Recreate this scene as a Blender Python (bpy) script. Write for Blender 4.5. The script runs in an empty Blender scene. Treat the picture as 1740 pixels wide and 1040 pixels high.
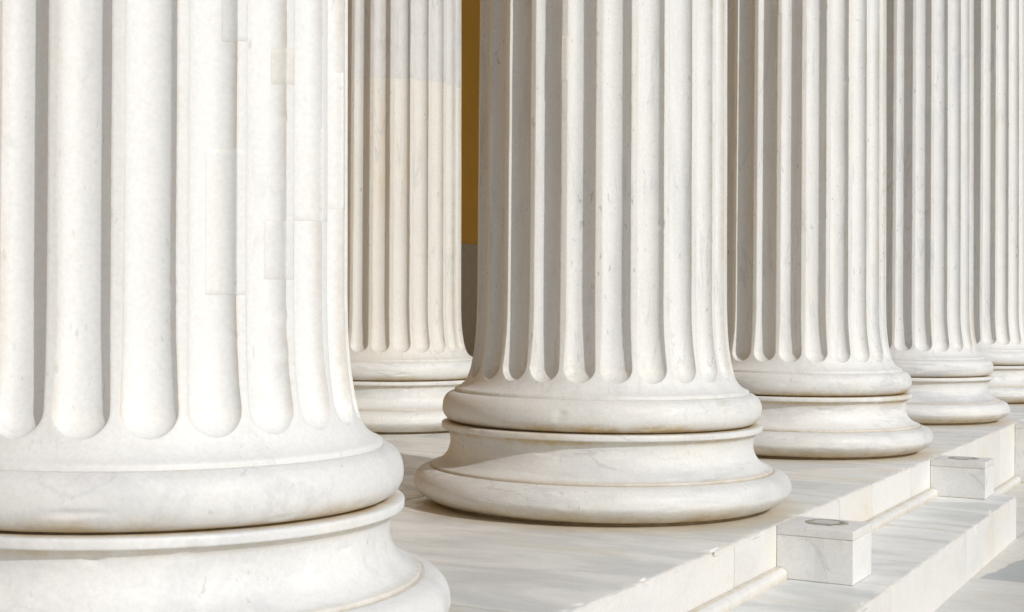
import bpy, bmesh, math, random
from mathutils import Vector, Matrix, noise as mnoise
random.seed(7)
S = bpy.context.scene
C = S.collection
R = 0.6                                    # lower shaft radius in metres; all plan figures below are in units of R
PITCH = 5.3738                             # column spacing
A1, A2 = 0.3864, 0.4518                    # upper and lower step height
E1, E2 = 1.5763, 2.350                      # face of stylobate, face of step

# ------------------------------------------------------------------ camera, light, exposure
cam_d = bpy.data.cameras.new('camera'); cam = bpy.data.objects.new('camera', cam_d); C.objects.link(cam)
TH = 0.5456
cam.matrix_world = (Matrix.Translation((4.5956 * R, -10.3033 * R, 1.5294 * R)) @ Matrix.Rotation(TH, 4, 'Z')
                    @ Matrix.Rotation(math.pi / 2, 4, 'X') @ Matrix.Rotation(0.0056, 4, 'Z'))
cam_d.sensor_width = 36; cam_d.lens = 48.68
cam_d.shift_x = 0.0850; cam_d.shift_y = 0.0053
cam_d.clip_start = 0.05; cam_d.clip_end = 3000
S.camera = cam

SUN_AZ = math.radians(110.2)               # clockwise from +Y
SUN_EL = math.radians(32)
w = bpy.data.worlds.new('World'); S.world = w; w.use_nodes = True
nt = w.node_tree; nt.nodes.clear()
sky = nt.nodes.new('ShaderNodeTexSky'); sky.sky_type = 'NISHITA'; sky.sun_disc = False
sky.sun_elevation = SUN_EL; sky.sun_rotation = SUN_AZ
sky.air_density = 1.0; sky.dust_density = 2.5; sky.ozone_density = 0.3
bg = nt.nodes.new('ShaderNodeBackground'); bg.inputs['Strength'].default_value = 0.065
out = nt.nodes.new('ShaderNodeOutputWorld')
nt.links.new(sky.outputs[0], bg.inputs[0]); nt.links.new(bg.outputs[0], out.inputs[0])
sd = bpy.data.lights.new('sun', 'SUN'); sd.energy = 2.22; sd.angle = math.radians(0.5); sd.color = (1.0, 0.997, 0.985)
so = bpy.data.objects.new('sun', sd); C.objects.link(so)
tosun = Vector((math.sin(SUN_AZ) * math.cos(SUN_EL), math.cos(SUN_AZ) * math.cos(SUN_EL), math.sin(SUN_EL)))
so.rotation_euler = tosun.to_track_quat('Z', 'Y').to_euler(); so.location = (20, -10, 20)
S.view_settings.view_transform = 'Standard'; S.view_settings.look = 'None'
S.view_settings.exposure = 0.0; S.view_settings.gamma = 1.0; S.view_settings.use_curve_mapping = False

# ------------------------------------------------------------------ materials
class NB:
    def __init__(self, name):
        self.m = bpy.data.materials.new(name); self.m.use_nodes = True
        self.t = self.m.node_tree; self.b = self.t.nodes['Principled BSDF']
        self.tc = self.n('ShaderNodeTexCoord'); self.oi = self.n('ShaderNodeObjectInfo')
    def n(self, k): return self.t.nodes.new(k)
    def l(self, a, b): self.t.links.new(a, b)
    def coords(self, scale=(1, 1, 1), rot=(0, 0, 0), rnd=True, src='Object'):
        mp = self.n('ShaderNodeMapping'); mp.inputs['Scale'].default_value = scale; mp.inputs['Rotation'].default_value = rot
        if rnd:
            ml = self.n('ShaderNodeVectorMath'); ml.operation = 'MULTIPLY_ADD'
            cb = self.n('ShaderNodeCombineXYZ')
            for i, k in enumerate((37.0, 53.0, 19.0)):
                q = self.math('MULTIPLY', self.oi.outputs['Random'], k); self.l(q, cb.inputs[i])
            self.l(self.tc.outputs[src], ml.inputs[0]); ml.inputs[1].default_value = (1, 1, 1); self.l(cb.outputs[0], ml.inputs[2])
            self.l(ml.outputs[0], mp.inputs[0])
        else: self.l(self.tc.outputs[src], mp.inputs[0])
        return mp.outputs[0]
    def noise(self, vec, scale, detail=4, rough=0.55, dist=0.0):
        q = self.n('ShaderNodeTexNoise'); self.l(vec, q.inputs['Vector'])
        q.inputs['Scale'].default_value = scale; q.inputs['Detail'].default_value = detail
        q.inputs['Roughness'].default_value = rough; q.inputs['Distortion'].default_value = dist
        return q.outputs['Fac']
    def ramp(self, fac, lo, hi, a=0.0, b=1.0, smooth=True):
        q = self.n('ShaderNodeMapRange'); q.interpolation_type = 'SMOOTHSTEP' if smooth else 'LINEAR'
        self.l(fac, q.inputs[0]); q.inputs[1].default_value = lo; q.inputs[2].default_value = hi
        q.inputs[3].default_value = a; q.inputs[4].default_value = b; return q.outputs[0]
    def math(self, op, a, b=None, c=None):
        q = self.n('ShaderNodeMath'); q.operation = op
        for i, v in enumerate((a, b, c)):
            if v is None: continue
            if isinstance(v, (int, float)): q.inputs[i].default_value = v
            else: self.l(v, q.inputs[i])
        return q.outputs[0]
    def mix(self, fac, a, b, mode='MIX'):
        q = self.n('ShaderNodeMix'); q.data_type = 'RGBA'; q.blend_type = mode
        if isinstance(fac, (int, float)): q.inputs[0].default_value = fac
        else: self.l(fac, q.inputs[0])
        for i, v in ((6, a), (7, b)):
            if isinstance(v, tuple): q.inputs[i].default_value = v + (1,)
            else: self.l(v, q.inputs[i])
        return q.outputs[2]
    def attr(self, name):
        q = self.n('ShaderNodeAttribute'); q.attribute_name = name; return q.outputs['Fac']
    def bump(self, h, strength=0.2, dist=0.002):
        q = self.n('ShaderNodeBump'); q.inputs['Strength'].default_value = strength; q.inputs['Distance'].default_value = dist
        self.l(h, q.inputs['Height']); self.l(q.outputs[0], self.b.inputs['Normal'])

TAN = (0.56, 0.44, 0.255)
def marble(name, base=(0.785, 0.793, 0.783), grey=(0.56, 0.57, 0.59), warm=(0.75, 0.72, 0.63), vein_scale=(1, 1, 1),
           vein_rot=(0, 0, 0), vein=0.35, specks=0.5, stain=1.0, rough=0.5, warmth=0.35, src='Object', rnd=True, tone=0.0,
           vlo=0.50, vhi=0.78, lines=0.35, mottle=0.28, streak=0.28, bumps=0.20):
    k = NB(name)
    vc = k.coords(vein_scale, vein_rot, rnd, src)
    pc = k.coords((1, 1, 1), (0, 0, 0), rnd, src)
    v = k.ramp(k.noise(vc, 1.6, 5, 0.6, 0.6), vlo, vhi)
    fine = k.ramp(k.noise(vc, 7.0, 4, 0.6, 0.3), 0.5, 0.75)
    col = k.mix(k.math('MULTIPLY', v, vein), base, grey)
    col = k.mix(k.math('MULTIPLY', fine, vein * 0.45), col, grey)
    wv = k.ramp(k.noise(k.coords(tuple(0.6 * q for q in vein_scale), vein_rot, rnd, src), 2.3, 4, 0.6), 0.50, 0.80)
    col = k.mix(k.math('MULTIPLY', wv, warmth), col, warm)
    # mottling
    mt = k.noise(pc, 9.0, 5, 0.65)
    col = k.mix(mottle, col, k.mix(k.ramp(mt, 0.3, 0.7), (0.69, 0.70, 0.69), (0.83, 0.835, 0.825)), 'MIX') if specks else col
    # thin meandering veins
    vn = k.noise(k.coords(tuple(0.9 * q for q in vein_scale), vein_rot, rnd, src), 1.7, 6, 0.55, 0.9)
    ln = k.ramp(k.math('ABSOLUTE', k.math('SUBTRACT', vn, 0.5)), 0.0, 0.022, 1.0, 0.0)
    lg = k.ramp(k.noise(pc, 2.3, 3, 0.5), 0.45, 0.62)
    col = k.mix(k.math('MULTIPLY', k.math('MULTIPLY', ln, lg), lines), col, tuple(0.82 * q for q in grey))
    # short dark flecks and pits
    if specks:
        for sc_, th_, gs_, rot_ in ((22, 0.665, 2.6, (0.5, 0.35, 0)), (48, 0.69, 4.1, (0.9, 0.1, 0.3))):
            fl = k.coords((sc_, sc_, sc_ * 0.42), rot_, rnd, src)
            f1 = k.ramp(k.noise(fl, 1.9, 2, 0.5), th_, th_ + 0.05)
            gate = k.ramp(k.noise(pc, gs_, 2, 0.5), 0.50, 0.60)
            col = k.mix(k.math('MULTIPLY', k.math('MULTIPLY', f1, gate), specks), col, (0.40, 0.39, 0.37))
    # weathering: patina stored on the mesh (arrises, joints, contact with the floor), broken up
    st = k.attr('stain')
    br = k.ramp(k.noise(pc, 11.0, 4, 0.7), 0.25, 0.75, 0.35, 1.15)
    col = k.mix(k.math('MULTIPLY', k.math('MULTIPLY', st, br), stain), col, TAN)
    rs = k.ramp(k.noise(k.coords((2.2, 2.2, 0.7), (0, 0, 0), rnd, src), 1.9, 4, 0.6), 0.63, 0.80)
    col = k.mix(k.math('MULTIPLY', rs, streak * stain), col, (0.64, 0.56, 0.41))
    gr = k.noise(pc, 75, 3, 0.7)
    col = k.mix(1.0, col, k.mix(k.ramp(gr, 0.3, 0.7), (0.955, 0.955, 0.95), (1.03, 1.03, 1.03)), 'MULTIPLY')
    if rnd:
        rv = k.math('MULTIPLY_ADD', k.oi.outputs['Random'], 0.07, 0.945); cbn = k.n('ShaderNodeCombineXYZ')
        for i in range(3): k.l(rv, cbn.inputs[i])
        col = k.mix(1.0, col, cbn.outputs[0], 'MULTIPLY')
    if tone: col = k.mix(tone, col, (0.55, 0.56, 0.585))
    k.l(col, k.b.inputs['Base Color'])
    rn = k.ramp(k.noise(pc, 14, 3), 0.3, 0.7, rough - 0.08, rough + 0.1); k.l(rn, k.b.inputs['Roughness'])
    k.b.inputs['Specular IOR Level'].default_value = 0.35
    hb = k.math('ADD', k.math('MULTIPLY', k.noise(pc, 26, 5, 0.7), 0.5), k.noise(pc, 6, 3, 0.5))
    k.bump(hb, bumps, 0.0035)
    return k.m
M_shaft = marble('marble_shaft', vein_scale=(5.0, 5.0, 0.55), vein_rot=(0.14, 0.08, 0), mottle=0.14, bumps=0.12, streak=0.5, vlo=.46, vhi=.72, vein=0.40, specks=0.55, stain=1.0)
M_shaft_near = marble('marble_shaft_near', base=(0.79, 0.80, 0.80), vein_scale=(2.0, 2.0, 0.8), vein_rot=(0.4, 0.2, 0), vein=0.18, specks=0.32, stain=0.9, warmth=0.12, mottle=0.12, lines=0.2, bumps=0.08)
M_shaft_cool = marble('marble_shaft_cool', base=(0.77, 0.78, 0.785), grey=(0.50, 0.53, 0.57), vein_scale=(3.2, 3.2, 0.7), vein_rot=(0.3, 0.1, 0), vein=0.5, specks=0.5, warmth=0.25)
M_drum_grey = marble('marble_drum_grey', base=(0.70, 0.70, 0.70), grey=(0.45, 0.46, 0.49), vein_scale=(2.4, 2.4, 0.5), vein=0.5, vein_rot=(0.2, 0, 0), warmth=0.1, stain=0.6)
M_drum_warm = marble('marble_drum_warm', mottle=0.14, bumps=0.12, base=(0.80, 0.785, 0.74), vein_scale=(2.4, 2.4, 0.5), vein=0.25, vein_rot=(0.25, 0, 0), warmth=0.75, warm=(0.74, 0.61, 0.44), stain=1.2, streak=0.6)
M_base = marble('marble_base', vein_scale=(0.8, 0.8, 4.2), vein_rot=(0.10, 0.06, 0), vein=0.60, specks=0.35, warmth=0.6, vlo=.45, vhi=.68, lines=0.4, stain=1.25, streak=0.45)
M_patch = marble('marble_patch', base=(0.80, 0.81, 0.805), vein=0.0, lines=0.0, streak=0.0, rnd=False, bumps=0.06, specks=0.2, warmth=0.0, mottle=0.08, stain=0.9)
M_patch_grey = marble('marble_patch_grey', base=(0.765, 0.775, 0.772), vein=0.0, lines=0.0, streak=0.0, rnd=False, bumps=0.06, specks=0.2, warmth=0.0, mottle=0.08, stain=0.9)
M_patch_tan = marble('marble_patch_tan', base=(0.785, 0.775, 0.735), mottle=0.08, vein=0.0, lines=0.0, streak=0.0, rnd=False, bumps=0.06, specks=0.3, warmth=0.3, warm=(.70, .60, .46), stain=1.0)
M_floor = marble('marble_floor', base=(0.90, 0.91, 0.90), grey=(0.57, 0.60, 0.605), warm=(0.80, 0.745, 0.62), vein_scale=(0.8, 1.9, 1.4), vein_rot=(0.15, 0.2, 0.16),
                 vein=0.62, specks=0.0, rough=0.40, warmth=0.95, stain=0.9, vlo=.38, vhi=.62, lines=0.14, bumps=0.035)
def add_halo(m):
    # dirt swept up against each column foot on the platform
    t = m.node_tree; b = t.nodes['Principled BSDF']; src = b.inputs['Base Color'].links[0].from_socket
    k = NB.__new__(NB); k.m = m; k.t = t; k.b = b; k.tc = t.nodes.new('ShaderNodeTexCoord')
    sx = t.nodes.new('ShaderNodeSeparateXYZ'); k.l(k.tc.outputs['Object'], sx.inputs[0])
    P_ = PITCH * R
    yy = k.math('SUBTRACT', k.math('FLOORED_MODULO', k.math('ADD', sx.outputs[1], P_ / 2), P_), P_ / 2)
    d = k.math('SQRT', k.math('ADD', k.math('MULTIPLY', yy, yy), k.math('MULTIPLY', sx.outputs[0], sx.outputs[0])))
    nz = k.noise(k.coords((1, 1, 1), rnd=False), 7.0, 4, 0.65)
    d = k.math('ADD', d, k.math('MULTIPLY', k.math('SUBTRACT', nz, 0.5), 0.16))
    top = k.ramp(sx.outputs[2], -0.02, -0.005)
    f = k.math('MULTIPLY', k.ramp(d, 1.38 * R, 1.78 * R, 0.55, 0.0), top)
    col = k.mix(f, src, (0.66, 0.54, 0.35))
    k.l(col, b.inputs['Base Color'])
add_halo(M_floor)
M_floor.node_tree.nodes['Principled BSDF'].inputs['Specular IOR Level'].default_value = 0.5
M_riser = marble('marble_riser', base=(0.80, 0.80, 0.785), grey=(0.62, 0.63, 0.63), warm=(0.78, 0.69, 0.52), vein_scale=(1.0, 0.7, 1.3), vein_rot=(0.5, 0.2, 0),
                 vein=0.35, specks=0.0, rough=0.5, warmth=0.75, stain=0.9, vlo=.45, vhi=.72, lines=0.10, streak=0.5)
M_pave = marble('marble_pavement', streak=0.5, vlo=.42, vhi=.68, base=(0.78, 0.79, 0.775), grey=(0.54, 0.56, 0.575), vein_scale=(0.9, 2.2, 2.0), vein=0.5, specks=0.0, rough=0.5, warmth=0.45, stain=0.8)
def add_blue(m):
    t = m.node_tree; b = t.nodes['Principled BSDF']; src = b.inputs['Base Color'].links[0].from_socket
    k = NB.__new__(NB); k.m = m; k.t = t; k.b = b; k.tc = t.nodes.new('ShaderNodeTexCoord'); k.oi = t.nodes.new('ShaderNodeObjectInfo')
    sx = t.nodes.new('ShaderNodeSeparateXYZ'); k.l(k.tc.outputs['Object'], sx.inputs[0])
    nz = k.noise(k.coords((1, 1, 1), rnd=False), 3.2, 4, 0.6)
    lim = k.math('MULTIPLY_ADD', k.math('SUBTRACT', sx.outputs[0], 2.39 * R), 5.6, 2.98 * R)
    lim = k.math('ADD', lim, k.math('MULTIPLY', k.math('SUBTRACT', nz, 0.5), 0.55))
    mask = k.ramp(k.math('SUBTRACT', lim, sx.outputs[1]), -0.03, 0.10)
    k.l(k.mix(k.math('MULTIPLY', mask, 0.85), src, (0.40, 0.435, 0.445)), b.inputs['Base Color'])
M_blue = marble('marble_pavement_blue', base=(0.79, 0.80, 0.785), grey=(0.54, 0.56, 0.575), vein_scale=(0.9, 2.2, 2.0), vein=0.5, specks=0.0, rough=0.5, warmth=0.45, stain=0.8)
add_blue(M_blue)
M_base_b = marble('marble_base_diagonal', vein_scale=(1.1, 1.1, 3.4), vein_rot=(0.75, 0.25, 0), vein=0.8, specks=0.25, warmth=0.4, stain=1.25, streak=0.4, vlo=.45, vhi=.66)
M_base_c = marble('marble_base_banded', base=(0.76, 0.765, 0.765), grey=(0.46, 0.48, 0.52), vein_scale=(0.5, 0.5, 6.0), vein_rot=(0.12, 0.05, 0), vein=0.8, specks=0.1, warmth=0.75, vlo=.45, vhi=.66)
M_base_a = marble('marble_base_near', base=(0.79, 0.80, 0.80), vein_scale=(1.6, 1.6, 1.2), vein_rot=(0.3, 0.8, 0), vein=0.42, specks=0.35, warmth=0.22, vlo=.50, vhi=.66, mottle=0.12, lines=0.2, bumps=0.08)
M_block = marble('marble_block', base=(0.84, 0.845, 0.84), grey=(0.52, 0.53, 0.54), vein_scale=(2.2, 2.2, 1.4), vein_rot=(0.6, 0.5, 0), vein=0.5, specks=0.2, warmth=0.12)

def simple(name, col, rough=0.6, nscale=6, var=0.12, metal=0.0, bump=0.15):
    k = NB(name); pc = k.coords(rnd=False)
    a = tuple(c * (1 - var) for c in col); b = tuple(min(1, c * (1 + var)) for c in col)
    c = k.mix(k.ramp(k.noise(pc, nscale, 5, 0.6), 0.3, 0.7), a, b); k.l(c, k.b.inputs['Base Color'])
    k.b.inputs['Roughness'].default_value = rough; k.b.inputs['Metallic'].default_value = metal
    k.bump(k.noise(pc, nscale * 8, 4, 0.6), bump, 0.003); return k.m
M_ochre = simple('ochre_plaster', (0.60, 0.32, 0.035), 0.85, 3, 0.03)
M_dado = simple('dado_stone', (0.40, 0.33, 0.235), 0.6, 9, 0.06)
M_ceiling = simple('ceiling_plaster', (0.60, 0.57, 0.50), 0.8)
M_joint = simple('joint_mortar', (0.42, 0.34, 0.24), 0.9, 20, 0.2)
M_steel = simple('dull_steel', (0.42, 0.40, 0.35), 0.65, 30, 0.15, 0.15)
M_glass = simple('frosted_glass', (0.62, 0.62, 0.59), 0.5, 9, 0.12)
M_ground = simple('forecourt_stone', (0.50, 0.50, 0.48), 0.8, 2, 0.1)

# ------------------------------------------------------------------ helpers
def obj(name, me, mat, parent=None, smooth=True):
    if isinstance(me, bmesh.types.BMesh):
        bm = me; me = bpy.data.meshes.new(name); bm.to_mesh(me); bm.free()
    if mat and not me.materials: me.materials.append(mat)
    if smooth:
        me.polygons.foreach_set('use_smooth', [True] * len(me.polygons))
    o = bpy.data.objects.new(name, me); C.objects.link(o)
    if parent: o.parent = parent
    return o
def thing(name, label, cat, loc=(0, 0, 0), group=None):
    o = bpy.data.objects.new(name, None); C.objects.link(o); o.location = loc
    o.empty_display_size = 0.2
    o['label'] = label; o['category'] = cat; o['kind'] = 'thing'
    if group: o['group'] = group
    return o
def structure(o): o['kind'] = 'structure'; return o
def mesh_from(name, verts, faces, stain=None, sharp=None):
    me = bpy.data.meshes.new(name); me.from_pydata(verts, [], faces)
    if stain is not None:
        a = me.attributes.new('stain', 'FLOAT', 'POINT'); a.data.foreach_set('value', stain)
    me.update(); return me
def interp(pts, x):
    if x <= pts[0][0]: return pts[0][1]
    for (a, b), (c, d) in zip(pts, pts[1:]):
        if x <= c: return b + (d - b) * (x - a) / (c - a)
    return pts[-1][1]
def catmull(pts, n):
    """smooth open curve through 2-D points"""
    P = [pts[0]] + list(pts) + [pts[-1]]; o = []
    for i in range(1, len(P) - 2):
        p0, p1, p2, p3 = P[i - 1:i + 3]
        for k in range(n):
            t = k / n
            o.append(tuple(0.5 * (2 * p1[j] + (p2[j] - p0[j]) * t + (2 * p0[j] - 5 * p1[j] + 4 * p2[j] - p3[j]) * t * t
                                  + (3 * p1[j] - p0[j] - 3 * p2[j] + p3[j]) * t ** 3) for j in range(2)))
    o.append(tuple(pts[-1])); return o

# ------------------------------------------------------------------ Attic base, lathed
HK = ((0, 0), (.195, .173), (.322, .291), (.505, .475), (.63, .597), (.672, .647), (.69, .6595), (.81, .769), (.93, .892), (1.04, 1.009), (1.65, 1.60), (30, 30))
def HM(h): return interp(HK, h)
def lathe(name, prof, stainf, seg=320, wob=0.0016, seed=0):
    vs, st, fs = [], [], []
    for (r, h) in prof:
        for i in range(seg):
            a = 2 * math.pi * i / seg
            q = Vector((math.cos(a) * 3, math.sin(a) * 3, h * 5 + seed))
            rr = r + wob * mnoise.noise(q) + 0.0011 * mnoise.noise(q * 5)
            if wob: rr -= max(0.0, mnoise.noise(Vector((math.cos(a) * 9, math.sin(a) * 9, h * 16 + seed))) - 0.42) * 0.028
            vs.append((rr * R * math.cos(a), rr * R * math.sin(a), HM(h) * R)); st.append(max(0.0, min(1.0, stainf(r, h, a))))
    for j in range(len(prof) - 1):
        for i in range(seg):
            k = (i + 1) % seg; fs.append((j * seg + i, j * seg + k, (j + 1) * seg + k, (j + 1) * seg + i))
    return mesh_from(name, vs, fs, st)
def sst(a, b, x):
    t = max(0.0, min(1.0, (x - a) / (b - a))); return t * t * (3 - 2 * t)
low_t = [(1.27, 0.0), (1.275, 0.024)] + catmull([(1.300, 0.026), (1.362, 0.038), (1.438, 0.082), (1.492, 0.145), (1.500, 0.195), (1.487, 0.250), (1.450, 0.295), (1.400, 0.318), (1.368, 0.322), (1.352, 0.316)], 6)
scot = [(1.34, 0.305), (1.357, 0.318), (1.3595, 0.3205), (1.3600, 0.340), (1.3585, 0.3425)] + catmull([(1.352, 0.3435), (1.315, 0.356), (1.268, 0.388), (1.232, 0.432), (1.212, 0.485), (1.208, 0.540), (1.219, 0.590), (1.241, 0.622), (1.250, 0.630)], 6) + \
       [(1.272, 0.6335), (1.2765, 0.636), (1.2785, 0.641), (1.279, 0.660), (1.277, 0.667), (1.271, 0.6705), (1.262, 0.672), (1.20, 0.674), (1.14, 0.674)]
up_t = [(1.10, 0.690)] + catmull([(1.190, 0.6895), (1.212, 0.694), (1.243, 0.718), (1.266, 0.760), (1.2735, 0.810), (1.265, 0.862), (1.240, 0.903), (1.205, 0.926), (1.176, 0.9315), (1.162, 0.926)], 6)
def n3(r, h, a, s, o=0.0): return mnoise.noise(Vector((math.cos(a) * s, math.sin(a) * s, h * s + o)))
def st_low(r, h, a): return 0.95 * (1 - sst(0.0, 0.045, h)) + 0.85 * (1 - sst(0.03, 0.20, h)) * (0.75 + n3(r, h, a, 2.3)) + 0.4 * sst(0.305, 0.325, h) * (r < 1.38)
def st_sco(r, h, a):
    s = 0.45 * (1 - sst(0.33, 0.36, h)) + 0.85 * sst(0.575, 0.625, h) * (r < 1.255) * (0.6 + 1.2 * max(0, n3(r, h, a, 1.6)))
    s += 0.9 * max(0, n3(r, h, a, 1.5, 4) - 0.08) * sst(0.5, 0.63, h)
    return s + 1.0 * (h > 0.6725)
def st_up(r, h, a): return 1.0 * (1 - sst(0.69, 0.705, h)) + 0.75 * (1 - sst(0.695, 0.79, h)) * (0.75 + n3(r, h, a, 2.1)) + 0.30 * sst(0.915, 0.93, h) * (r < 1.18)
ME_LOW = lathe('lower_torus', low_t, st_low, seed=1.0)
ME_SCO = lathe('scotia', scot, st_sco, seed=5.0)
ME_UP = lathe('upper_torus', up_t, st_up, seed=9.0)
# mortar / lead bed between base block and first drum
ME_BED = lathe('joint_bed', [(1.10, 0.668), (1.165, 0.668), (1.165, 0.697), (1.10, 0.697)], lambda r, h, a: 1.0, seg=96, wob=0)

# ------------------------------------------------------------------ fluted shaft
NF = 24; PA = 2 * math.pi / NF; HWA = 0.405 * PA; DEP = 0.084
H0, FLEND = HM(0.926), 1.009
flare = [(0.926, 1.166), (0.9300, 1.172), (0.9320, 1.1735), (0.9500, 1.1735), (0.9530, 1.172), (0.958, 1.165)] 
flare2 = [(h, r) for (r, h) in catmull([(1.165, 0.958), (1.128, 0.974), (1.096, 1.000), (1.070, 1.040), (1.052, 1.10), (1.035, 1.19), (1.018, 1.31), (1.006, 1.46), (1.0, 1.65)], 8)]
flare = [(HM(h), r) for h, r in flare]
FLARE = flare + [(HM(h), r) for h, r in flare2[1:]]
def r0(h):
    if h > 1.60: return 1.0 - 0.0032 * (h - 1.60) - 0.00035 * (h - 1.60) ** 2
    return interp(FLARE, h)
WCAP = HWA * 1.0
def halfwidth(h):
    """angular half width of the flute at height h: round lower end"""
    w_ = HWA * 1.06; c = FLEND + w_
    if h >= c: return HWA * (1 + 0.06 * max(0, 1 - (h - c) / 0.35))
    if h <= FLEND: return 0.0
    return w_ * math.sqrt(max(0.0, 1 - ((c - h) / w_) ** 2))
def depth(h):
    w_ = HWA * 1.06; c = FLEND + w_
    if h >= c: return DEP
    if h <= FLEND: return 0.0
    return DEP * math.sqrt(max(0.0, 1 - ((c - h) / w_) ** 2))
def chip(edge, h, seed):
    """worn arris: small waviness plus occasional nicks, in angle"""
    q = Vector((edge * 7.31 + seed, 0, h * 2.2))
    a = 0.0016 * mnoise.noise(q) + 0.0014 * mnoise.noise(q * 11)
    c = mnoise.noise(Vector((edge * 3.7 + seed, 5, h * 13.0)))
    if c > 0.46: a += (c - 0.46) * 0.022
    return a
def surf(fl, u, h, seed, off=0.0):
    """point on shaft: flute index, u in [-1,1] inside the flute, 1..2 across the fillet to the next flute"""
    hw = halfwidth(h); e0 = chip(fl * 2, h, seed) if hw > 0.02 else 0; e1_ = chip(fl * 2 + 1, h, seed) if hw > 0.02 else 0
    en = chip(((fl + 1) % NF) * 2, h, seed) if hw > 0.02 else 0
    ac = (fl + 0.5) * PA; rr = r0(h)
    hwm = max(hw, 0.012)
    if u <= 1:
        lo, hi = ac - hwm - e0, ac + hwm + e1_
        a = lo + (hi - lo) * (u + 1) / 2
        rr -= depth(h) * math.sqrt(max(0.0, 1 - abs(u) ** 2.4)) + 0.0014 * (abs(u) > 0.999) * (hw > 0)
    else:
        lo, hi = ac + hwm + e1_, ac + PA - hwm - en
        a = lo + (hi - lo) * (u - 1)
    rr += off + 0.0009 * mnoise.noise(Vector((math.cos(a) * 4, math.sin(a) * 4, h * 1.6 + seed)))
    return (rr * R * math.cos(a), rr * R * math.sin(a), h * R)
US = [-1, -0.985, -0.94, -0.86, -0.74, -0.58, -0.40, -0.20, 0, 0.20, 0.40, 0.58, 0.74, 0.86, 0.94, 0.985, 1, 1.07, 1.28, 1.5, 1.72, 1.93]
def stain_u(u, h, fl, seed):
    s = 0.0
    e = min(abs(u + 1), abs(u - 1)) if u <= 1 else min(u - 1, 2 - u) * 0.45
    n_ = 0.5 + 0.9 * mnoise.noise(Vector((fl * 5.1 + seed, round(u), h * 1.1)))
    s += 0.42 * max(0.0, 1 - e / 0.10) * max(0, n_) * (1.0 if u < 0.5 else 1.25) * sst(FLEND, FLEND + 0.1, h)
    if abs(h - FLEND) < 0.12 and abs(u) < 1: s += 0.22 * max(0, mnoise.noise(Vector((fl * 2.3 + seed, 9, 1))) + 0.25)
    if h < HM(0.931): s += 0.25
    return s
def rows(top, step):
    w_ = HWA * 1.06
    hs = [h for h, r in flare] + [0.929, 0.938, 0.950, 0.965, 0.980, 0.995, 1.004, 1.0078]
    for k in range(1, 17): hs.append(FLEND + w_ * (1 - math.cos(math.pi / 2 * k / 16)))
    h = hs[-1]
    while h < min(top, 1.8): h += min(step, 0.02); hs.append(h)
    while h < min(top, 6.6): h += step; hs.append(h)
    while h < top: h += 0.6; hs.append(min(h, top))
    return hs
def shaft_mesh(name, hs, seed):
    vs, st, fs = [], [], []; n_ = len(US) * NF
    for h in hs:
        for fl in range(NF):
            for u in US:
                vs.append(surf(fl, u, h, seed)); st.append(max(0.0, min(1.0, stain_u(u, h, fl, seed))))
    for j in range(len(hs) - 1):
        for i in range(n_):
            k = (i + 1) % n_; fs.append((j * n_ + i, j * n_ + k, (j + 1) * n_ + k, (j + 1) * n_ + i))
    me = mesh_from(name, vs, fs, st); me.set_sharp_from_angle(angle=math.radians(32)); return me
TOP = 16.5
def cut(hs, a, b):
    return [a] + [h for h in hs if a + 0.004 < h < b - 0.004] + [b]
GAP = 0.0006
H_ALL = rows(TOP, 0.06)
def patch(parent, fl, ua, ub, h0, h1, seed, mat, name='repair_patch'):
    """an inlaid marble repair: follows the fluted surface 1 mm proud, rimmed by its joint"""
    us = [ua] + [u for u in US if ua + 0.02 < u < ub - 0.02] + [ub]
    m_ = 0.0055
    us = sorted(set([ua, ua + 0.06] + us[1:-1] + [ub - 0.06, ub]))
    n_ = max(3, int((h1 - h0) / 0.03)); hh = sorted(set([h0, h0 + m_] + [h0 + (h1 - h0) * k / n_ for k in range(1, n_)] + [h1 - m_, h1]))
    vs, st, fs = [], [], []
    for h in hh:
        for u in us:
            f2, uu = fl, u
            if u > 2: f2, uu = fl + 1, u - 3
            rim = (u in (ua, ub)) or (h in (hh[0], hh[-1]))
            vs.append(surf(f2 % NF, uu, h, seed, -0.0015 if rim else 0.0022))
            st.append(0.95 if rim and (h in (hh[0], hh[-1])) else (0.55 if rim else 0.04))
    n_ = len(us)
    for j in range(len(hh) - 1):
        for i in range(n_ - 1): fs.append((j * n_ + i, j * n_ + i + 1, (j + 1) * n_ + i + 1, (j + 1) * n_ + i))
    return obj(name, mesh_from(name, vs, fs, st), mat, parent)

def column(loc, label, group, turn=0, seed=0.0, mat=None, drum_at=None, upper=None, step=0.06, base=None):
    t = thing('fluted_column', label, 'column', (loc[0] * R, loc[1] * R, 0), group)
    t.rotation_euler.z = turn * PA
    for nm, me in (('torus_moulding', ME_LOW), ('scotia_moulding', ME_SCO), ('torus_moulding', ME_UP), ('mortar_bed', ME_BED)):
        o = bpy.data.objects.new(nm, me); C.objects.link(o); o.parent = t
        if not me.materials:
            me.materials.append(M_joint if nm == 'mortar_bed' else M_base); me.polygons.foreach_set('use_smooth', [True] * len(me.polygons))
        o.rotation_euler.z = seed * 1.3
        if nm != 'mortar_bed': o.material_slots[0].link = 'OBJECT'; o.material_slots[0].material = base or M_base
    hs = rows(TOP, step)
    if drum_at:
        obj('shaft_drum', shaft_mesh('shaft_drum', cut(hs, H0, drum_at - GAP), seed), mat, t)
        ud = obj('shaft_drum', shaft_mesh('shaft_drum', cut(hs, drum_at + GAP, TOP), seed), upper, t); ud['label'] = 'greyer upper drum above the joint'
    else:
        obj('shaft', shaft_mesh('shaft', cut(hs, H0, TOP), seed), mat, t)
    return t

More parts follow.
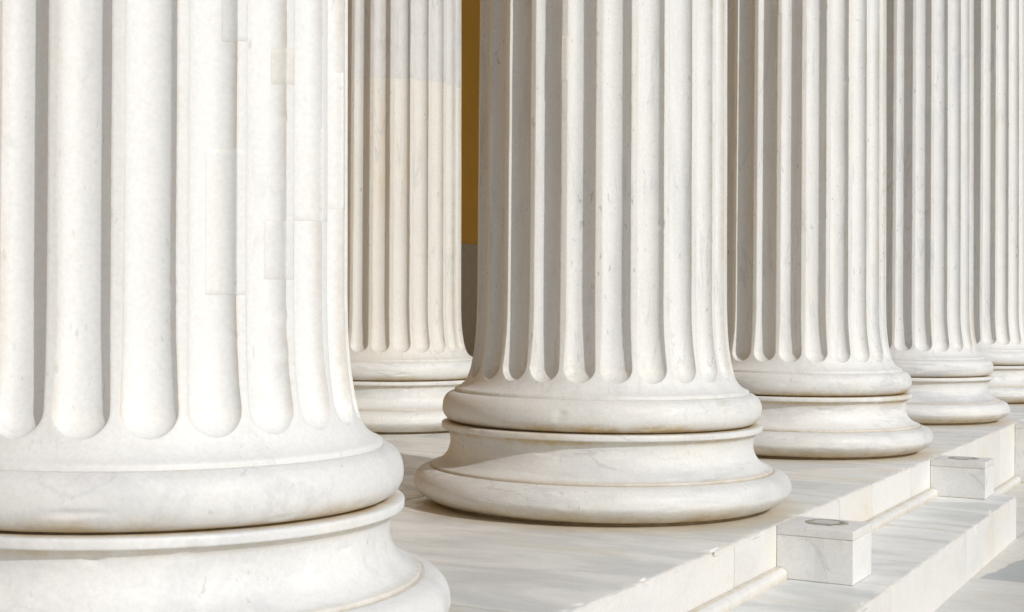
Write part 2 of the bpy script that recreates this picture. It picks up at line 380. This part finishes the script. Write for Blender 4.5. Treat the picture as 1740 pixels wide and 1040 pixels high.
FG = 'fluted marble columns of the front row'
BG_ = 'fluted marble columns of the back row'
def fpos(i): return (0.0, (i - 2) * PITCH) 
c1 = column(fpos(1), 'largest white fluted column, its flutes mended with small rectangular marble inlays', FG, 0.55, 1.0, M_shaft_near, step=0.018, base=M_base_a)
c2 = column(fpos(2), 'whole white fluted column in the middle, a curved shadow lying across its scotia', FG, 0.54, 2.0, M_shaft, step=0.025)
c3 = column(fpos(3), 'white fluted column with diagonal grey streaks on its base, behind the larger uplight block', FG, 0.45, 3.0, M_shaft, step=0.035, base=M_base_b)
c4 = column(fpos(4), 'bluish white fluted column with grey banded scotia, behind the smaller uplight block', FG, 0.48, 4.0, M_shaft_cool, drum_at=5.195, upper=M_drum_grey, base=M_base_c)
c5 = column(fpos(5), 'farthest and smallest looking fluted column, cut off by the edge of the picture', FG, 0.5, 5.0, M_shaft)
cb = column((-5.445, 5.246), 'fluted column set back beside the ochre wall, grey drum above warm stone', BG_, 0.4, 6.0, M_drum_warm, drum_at=4.49, upper=M_drum_grey)
for a in ((21, -0.05, 1.95, 1.591, 2.21, M_patch), (21, 0.59, 1.95, 2.655, 3.4, M_patch), (22, 0.65, 1.95, 2.505, 2.665, M_patch_tan),
          (22, 0.39, 1.95, 1.662, 1.921, M_patch_grey), (23, -0.99, 1.95, 1.928, 2.345, M_patch), (0, -0.99, 1.95, 2.0, 2.64, M_patch)):
    patch(c1, *a[:5], 1.0, a[5])
for a in ((17, 0.95, 1.95, 3.24, 3.585, M_patch_tan), (22, 1.03, 1.95, 2.98, 3.28, M_patch), (23, -0.95, -0.40, 2.62, 2.85, M_patch_grey)):
    patch(c2, *a[:5], 2.0, a[5])
for a in ((17, -0.95, 0.0, 4.69, 5.4, M_patch), (17, 1.05, 1.95, 4.74, 5.6, M_patch_grey), (21, 0.13, 0.84, 4.70, 5.4, M_patch_grey)):
    patch(c3, *a[:5], 3.0, a[5])
def copy_column(src, loc, label, turn):
    t = src.copy(); C.objects.link(t); t.location = (loc[0] * R, loc[1] * R, 0); t.rotation_euler.z = turn * PA; t['label'] = label
    for ch in src.children:
        c = ch.copy(); C.objects.link(c); c.parent = t
    return t
for k, nm in ((1, 'unseen back row column added behind the central front column'), (2, 'unseen back row column added deep behind the right part of the front row to shade the wall'), (3, 'unseen farthest back row column added near the wall')):  # hidden columns added along the back row to keep sun off the wall
    copy_column(cb, (-5.445, 5.246 + k * PITCH), nm, 0.5 + k * 3)

# ------------------------------------------------------------------ stone blocks with worn edges
def stone(x0, x1, y0, y1, z0, z1, bev=0.006, seg=(1, 1, 1), wear=0.0, seed=0.0, edge_stain=0.5, small=None):
    """box in metres with rounded edges; with small set, only the outer top edge (x1, z1) takes the large worn rounding"""
    bm = bmesh.new()
    bmesh.ops.create_cube(bm, size=1.0)
    for v in bm.verts:
        v.co = Vector((x0 + (v.co.x + .5) * (x1 - x0), y0 + (v.co.y + .5) * (y1 - y0), z0 + (v.co.z + .5) * (z1 - z0)))
    for ax, n_ in enumerate(seg):
        L = (x1 - x0, y1 - y0, z1 - z0)[ax]; lo = (x0, y0, z0)[ax]
        cuts = [lo + L * k / n_ for k in range(1, n_)]
        if seg != (1, 1, 1) and small: cuts += [lo + 0.022, lo + L - 0.022, lo + 0.05, lo + L - 0.05]
        for c_ in cuts:
            no = Vector((0, 0, 0)); no[ax] = 1; co = Vector((0, 0, 0)); co[ax] = c_
            bmesh.ops.bisect_plane(bm, geom=bm.verts[:] + bm.edges[:] + bm.faces[:], plane_co=co, plane_no=no)
    bm.normal_update()
    if small:
        es = [e for e in bm.edges if all(abs(v.co.x - x1) < 1e-5 and abs(v.co.z - z1) < 1e-5 for v in e.verts)]
        bmesh.ops.bevel(bm, geom=es, offset=bev, segments=4, profile=0.6, affect='EDGES')
        bm.normal_update()
        es = [e for e in bm.edges if len(e.link_faces) == 2 and e.calc_face_angle() > 1]
        bmesh.ops.bevel(bm, geom=es, offset=small, segments=2, profile=0.6, affect='EDGES')
    else:
        es = [e for e in bm.edges if len(e.link_faces) == 2 and e.calc_face_angle() > 1]
        bmesh.ops.bevel(bm, geom=es, offset=bev, segments=3, profile=0.6, affect='EDGES')
    bm.normal_update()
    for f_ in bm.faces:
        if f_.normal.x > 0.6 and small: f_.material_index = 1
    lay = bm.verts.layers.float.new('stain')
    def dist(v, a, b): return min(abs(v - a), abs(v - b))
    for v in bm.verts:
        d = sorted((dist(v.co.x, x0, x1), dist(v.co.y, y0, y1), dist(v.co.z, z0, z1)))
        v[lay] = max(0.0, edge_stain * max(0.0, 1 - d[1] / ((small or bev) * 2.5)) * (0.6 + 1.0 * mnoise.noise(v.co * 5 + Vector((seed, 0, 0)))))
        if wear:
            if small: at = abs(v.co.x - x1) <= bev * 1.01 and abs(v.co.z - z1) <= bev * 1.01
            else: at = d[1] <= bev * 1.01
            if at:
                n1 = mnoise.noise(v.co * 8 + Vector((seed, 3, 1))); n2 = mnoise.noise(v.co * 34 + Vector((seed, 7, 2)))
                k = wear * (0.22 * n2 + max(0.0, n1 - 0.18) * 1.5 + max(0.0, n2 - 0.42) * 1.6)
                cen = Vector(((x0 + x1) / 2, (y0 + y1) / 2, (z0 + z1) / 2)); dirv = Vector((0, 0, 0))
                if dist(v.co.x, x0, x1) <= bev * 1.01: dirv.x = math.copysign(1, cen.x - v.co.x)
                if dist(v.co.z, z0, z1) <= bev * 1.01: dirv.z = math.copysign(1, cen.z - v.co.z)
                v.co += dirv * k
                if small: v[lay] = max(v[lay], min(0.45, 0.08 + 14 * k * edge_stain) if k > 0 else 0.08)
    return bm
def sm(bm_obj):
    me = bm_obj.data
    try: me.set_sharp_from_angle(angle=math.radians(50))
    except Exception: pass
    return bm_obj

# ---- stylobate: front course and inner floor slabs
sty = thing('marble_stylobate', 'raised marble platform of large slabs that carries every column', 'platform', (0, 0, 0))
fx = [E1, -1.355, -4.3, -7.6, -11.3]
joints = []
k0 = -4
for c in range(k0, 7):
    for q in (-1.33, 1.335, 2.45): joints.append(q + c * PITCH)
GJ = 0.0022
core = obj('bedding', stone(-11.3 * R, (E1 - 0.02) * R, joints[0] * R, joints[-1] * R, -1.2 * R, -0.012, 0.002), M_joint, sty)
joints = [q for q in joints if abs(q - (2.45 - PITCH)) > 0.01]
for a, b in zip(joints, joints[1:]):
    near = -14 < a < 14
    bm = stone(fx[1] * R + GJ / 2, E1 * R, a * R + GJ / 2, b * R - GJ / 2, -0.9 * R, 0, 0.014, (4, max(4, int((b - a) * 30)) if near else 4, 3), 0.014 if near else 0, a, 0.9, 0.003)
    sm(obj('edge_slab', bm, M_floor, sty)).data.materials.append(M_riser)
off = 0
for r_, (xa, xb) in enumerate(zip(fx[1:], fx[2:])):
    y = joints[0] + 0.8 * r_
    while y < joints[-1] - 3.6:
        bm = stone(xb * R + GJ / 2, xa * R - GJ / 2, y * R + GJ / 2, (y + 3.36) * R - GJ / 2, -0.1, 0, 0.003, (1, 1, 1), 0, y)
        if not (y > -12 and y < 22): bm.free()
        else: sm(obj('floor_slab', bm, M_floor, sty))
        y += 3.36

# ---- moulding at the foot of the stylobate (two levels)
def moulding(name, x, y0, y1, z, proj, hgt, seed=0, label=None):
    prof = [(0.0, 0.0), (proj, 0.0), (proj, hgt * 0.55)] + [(proj * math.cos(t) ** 0.9, hgt * (0.55 + 0.45 * math.sin(t))) for t in [math.pi / 2 * k / 8 for k in range(1, 8)]] + [(0.0, hgt)]
    n_ = int((y1 - y0) / 0.06) + 1; vs, fs, st = [], [], []
    for j in range(n_ + 1):
        yy = y0 + (y1 - y0) * j / n_
        for (px, pz) in prof:
            q = 0.0016 * mnoise.noise(Vector((px * 20, yy * 6, seed)))
            vs.append((x + px + q, yy, z + pz + q * 0.5)); st.append(0.15 + (0.6 if pz > hgt * 0.95 or pz < hgt * 0.08 else 0))
    m_ = len(prof)
    for j in range(n_):
        for i in range(m_ - 1): fs.append((j * m_ + i, j * m_ + i + 1, (j + 1) * m_ + i + 1, (j + 1) * m_ + i))
    fs.append(tuple(range(m_))[::-1]); fs.append(tuple(n_ * m_ + i for i in range(m_)))
    me = mesh_from(name, vs, fs, st)
    o = obj(name, me, M_drum_warm if 0 else M_shaft_near, sty); sm(o); return o
Z1, Z2 = -A1 * R, -(A1 + A2) * R
BL0, BD, BW = -0.409, 0.5296, 0.5484
blk_y = [BL0 - PITCH, BL0, BL0 + PITCH, 10.74]
MX = E1 * R + 0.002
moulding('base_moulding', MX, (blk_y[0] + BD) * R, blk_y[1] * R - 0.002, Z1, 0.0445, 0.050, 1)
moulding('base_moulding', MX, (blk_y[1] + BD) * R + 0.002, blk_y[2] * R - 0.002, Z1, 0.0445, 0.050, 2)
moulding('base_moulding', MX, 5.50 * R, blk_y[3] * R - 0.002, Z2, 0.048, 0.055, 3)

# ---- lower step
step = thing('marble_step', 'broad low marble step in front of the platform, with a worn outer edge', 'step', (0, 0, 0))
SE = 5.49
sj = [-8.0, -3.9, -0.25, 2.6, SE]
obj('bedding', stone((E1 + 0.01) * R, (E2 - 0.02) * R, sj[0] * R, (SE - .02) * R, Z2 + 0.002, Z1 - 0.012, 0.002), M_joint, step)
for a, b in zip(sj, sj[1:]):
    bm = stone(E1 * R + 0.003, E2 * R, a * R + GJ / 2, b * R - GJ / 2, Z2 - 0.012, Z1, 0.014, (3, int((b - a) * 28), 2), 0.012, a + 40, 0.9, 0.003)
    sm(obj('step_slab', bm, M_floor, step)).data.materials.append(M_riser)

# ---- lower pavement as one sheet of slabs on the ground
def pavement():
    pv = []
    for r_, (xa, xb) in enumerate(((E1 - 0.3, 2.345), (2.345, 5.2), (5.2, 8.1), (8.1, 11.0))):
        y = -12.0 + (0.0 if r_ != 1 else 0.0)
        ys = {0: [4.6, 7.78, 10.6, 13.4, 16.2, 20], 1: [-12, -8.2, -4.2, -0.6, 2.915, 6.1, 9.2, 12.3, 16, 20]}.get(r_, [-12, -7.5, -3, 1.5, 6, 10.5, 15, 19.5, 24])
        for a, b in zip(ys, ys[1:]): pv.append((xa, xb, a, b))
    return pv
vs_all = bmesh.new(); blue = None
tmp = []
for (xa, xb, a, b) in pavement():
    bm = stone(xa * R + .002, xb * R - .002, a * R + .002, b * R - .002, Z2 - 0.06, Z2, 0.003, (1, 1, 1), 0, a, 0.8)
    isblue = abs(a - 2.915) < 0.01 and abs(xa - 2.345) < 0.01
    if isblue: blue = bm; continue
    me = bpy.data.meshes.new('t'); bm.to_mesh(me); bm.free(); vs_all.from_mesh(me); bpy.data.meshes.remove(me)
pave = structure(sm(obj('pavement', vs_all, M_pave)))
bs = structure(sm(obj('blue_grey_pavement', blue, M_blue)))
g = bmesh.new()
bmesh.ops.create_grid(g, x_segments=4, y_segments=4, size=600)
for v in g.verts: v.co.z = Z2 - 0.02
structure(obj('ground', g, M_ground, smooth=False))

# ---- uplight blocks
def uplight(y, z0, label, grp='marble blocks with round uplights'):
    t = thing('uplight_block', label, 'light block', (E1 * R, y * R, z0), grp)
    hh = -z0; lid = 0.070 * R
    wv, dv = BW * R, BD * R
    ys = 0.003
    sm(obj('block_body', stone(0.0015, wv, 0, dv, 0.0015, hh - lid - 0.0004, 0.0035, (5, 6, 4), 0.002, y + 3, 0.2), M_block, t))
    sm(obj('block_lid', stone(0.0015, wv + 0.0006, -0.0006, dv, hh - lid, hh - 0.002, 0.0045, (5, 6, 1), 0.002, y + 9, 0.15), M_block, t))
    cx_, cy_ = (1.853 - E1) * R, (-0.090 - BL0) * R
    def ring(ri, ro, z, h, seg=56):
        bm = bmesh.new(); pr = [(ri, z), (ri, z + h), (ro - 0.002, z + h), (ro, z + h - 0.002), (ro, z)]
        vv = [[bm.verts.new((cx_ + r_ * math.cos(2 * math.pi * i / seg), cy_ + r_ * math.sin(2 * math.pi * i / seg), zz)) for r_, zz in pr] for i in range(seg)]
        for i in range(seg):
            for k in range(len(pr) - 1): bm.faces.new((vv[i][k], vv[(i + 1) % seg][k], vv[(i + 1) % seg][k + 1], vv[i][k + 1]))
        return bm
    top = hh - 0.002
    rg = obj('metal_ring', ring(0.056, 0.093, top - 0.004, 0.0065), M_steel, t)
    gl = bmesh.new(); bmesh.ops.create_circle(gl, cap_ends=True, radius=0.057, segments=48, matrix=Matrix.Translation((cx_, cy_, top + 0.003)))
    obj('glass_lens', gl, M_glass, rg, smooth=False)
    tb = stone(cx_ + 0.028, cx_ + 0.044, cy_ - 0.092, cy_ - 0.072, top - 0.001, top + 0.0045, 0.001)
    obj('screw_tab', tb, M_steel, rg, smooth=False)
    return t
uplight(blk_y[1], Z1, 'nearer white marble block with a round uplight, low beside the central column')
uplight(blk_y[2], Z1, 'farther marble block with a round uplight, below the second column from the centre')
uplight(blk_y[3], Z2, 'tall marble block at the right edge of the picture, face only half in view')

# ---- wall behind, and an unseen roof added above for the lighting
wall = thing('portico_wall', 'ochre plastered wall with a dark stone dado, seen in the gap between two columns', 'wall', (-11.35 * R, 0, 0))
obj('plaster', stone(-0.5, 0.0, -30 * R, 44 * R, 3.115 * R, 18 * R, 0.002), M_ochre, wall, False)
obj('dado', stone(-0.5, 0.03, -30 * R, 44 * R, 0.0, 3.115 * R - 0.001, 0.004), M_dado, wall, False)
structure(obj('unseen_ceiling', stone(-11.5 * R, 1.9 * R, -30 * R, 44 * R, 18 * R, 19 * R, 0.01), M_ceiling, None, False))  # out of view, added only for its effect on the light
structure(obj('unseen_entablature', stone(-1.1 * R, 1.2 * R, -30 * R, 44 * R, TOP * R + 0.01, 18 * R - 0.01, 0.01), M_shaft, None, False))  # unseen beam over the shafts, put in only for the lighting
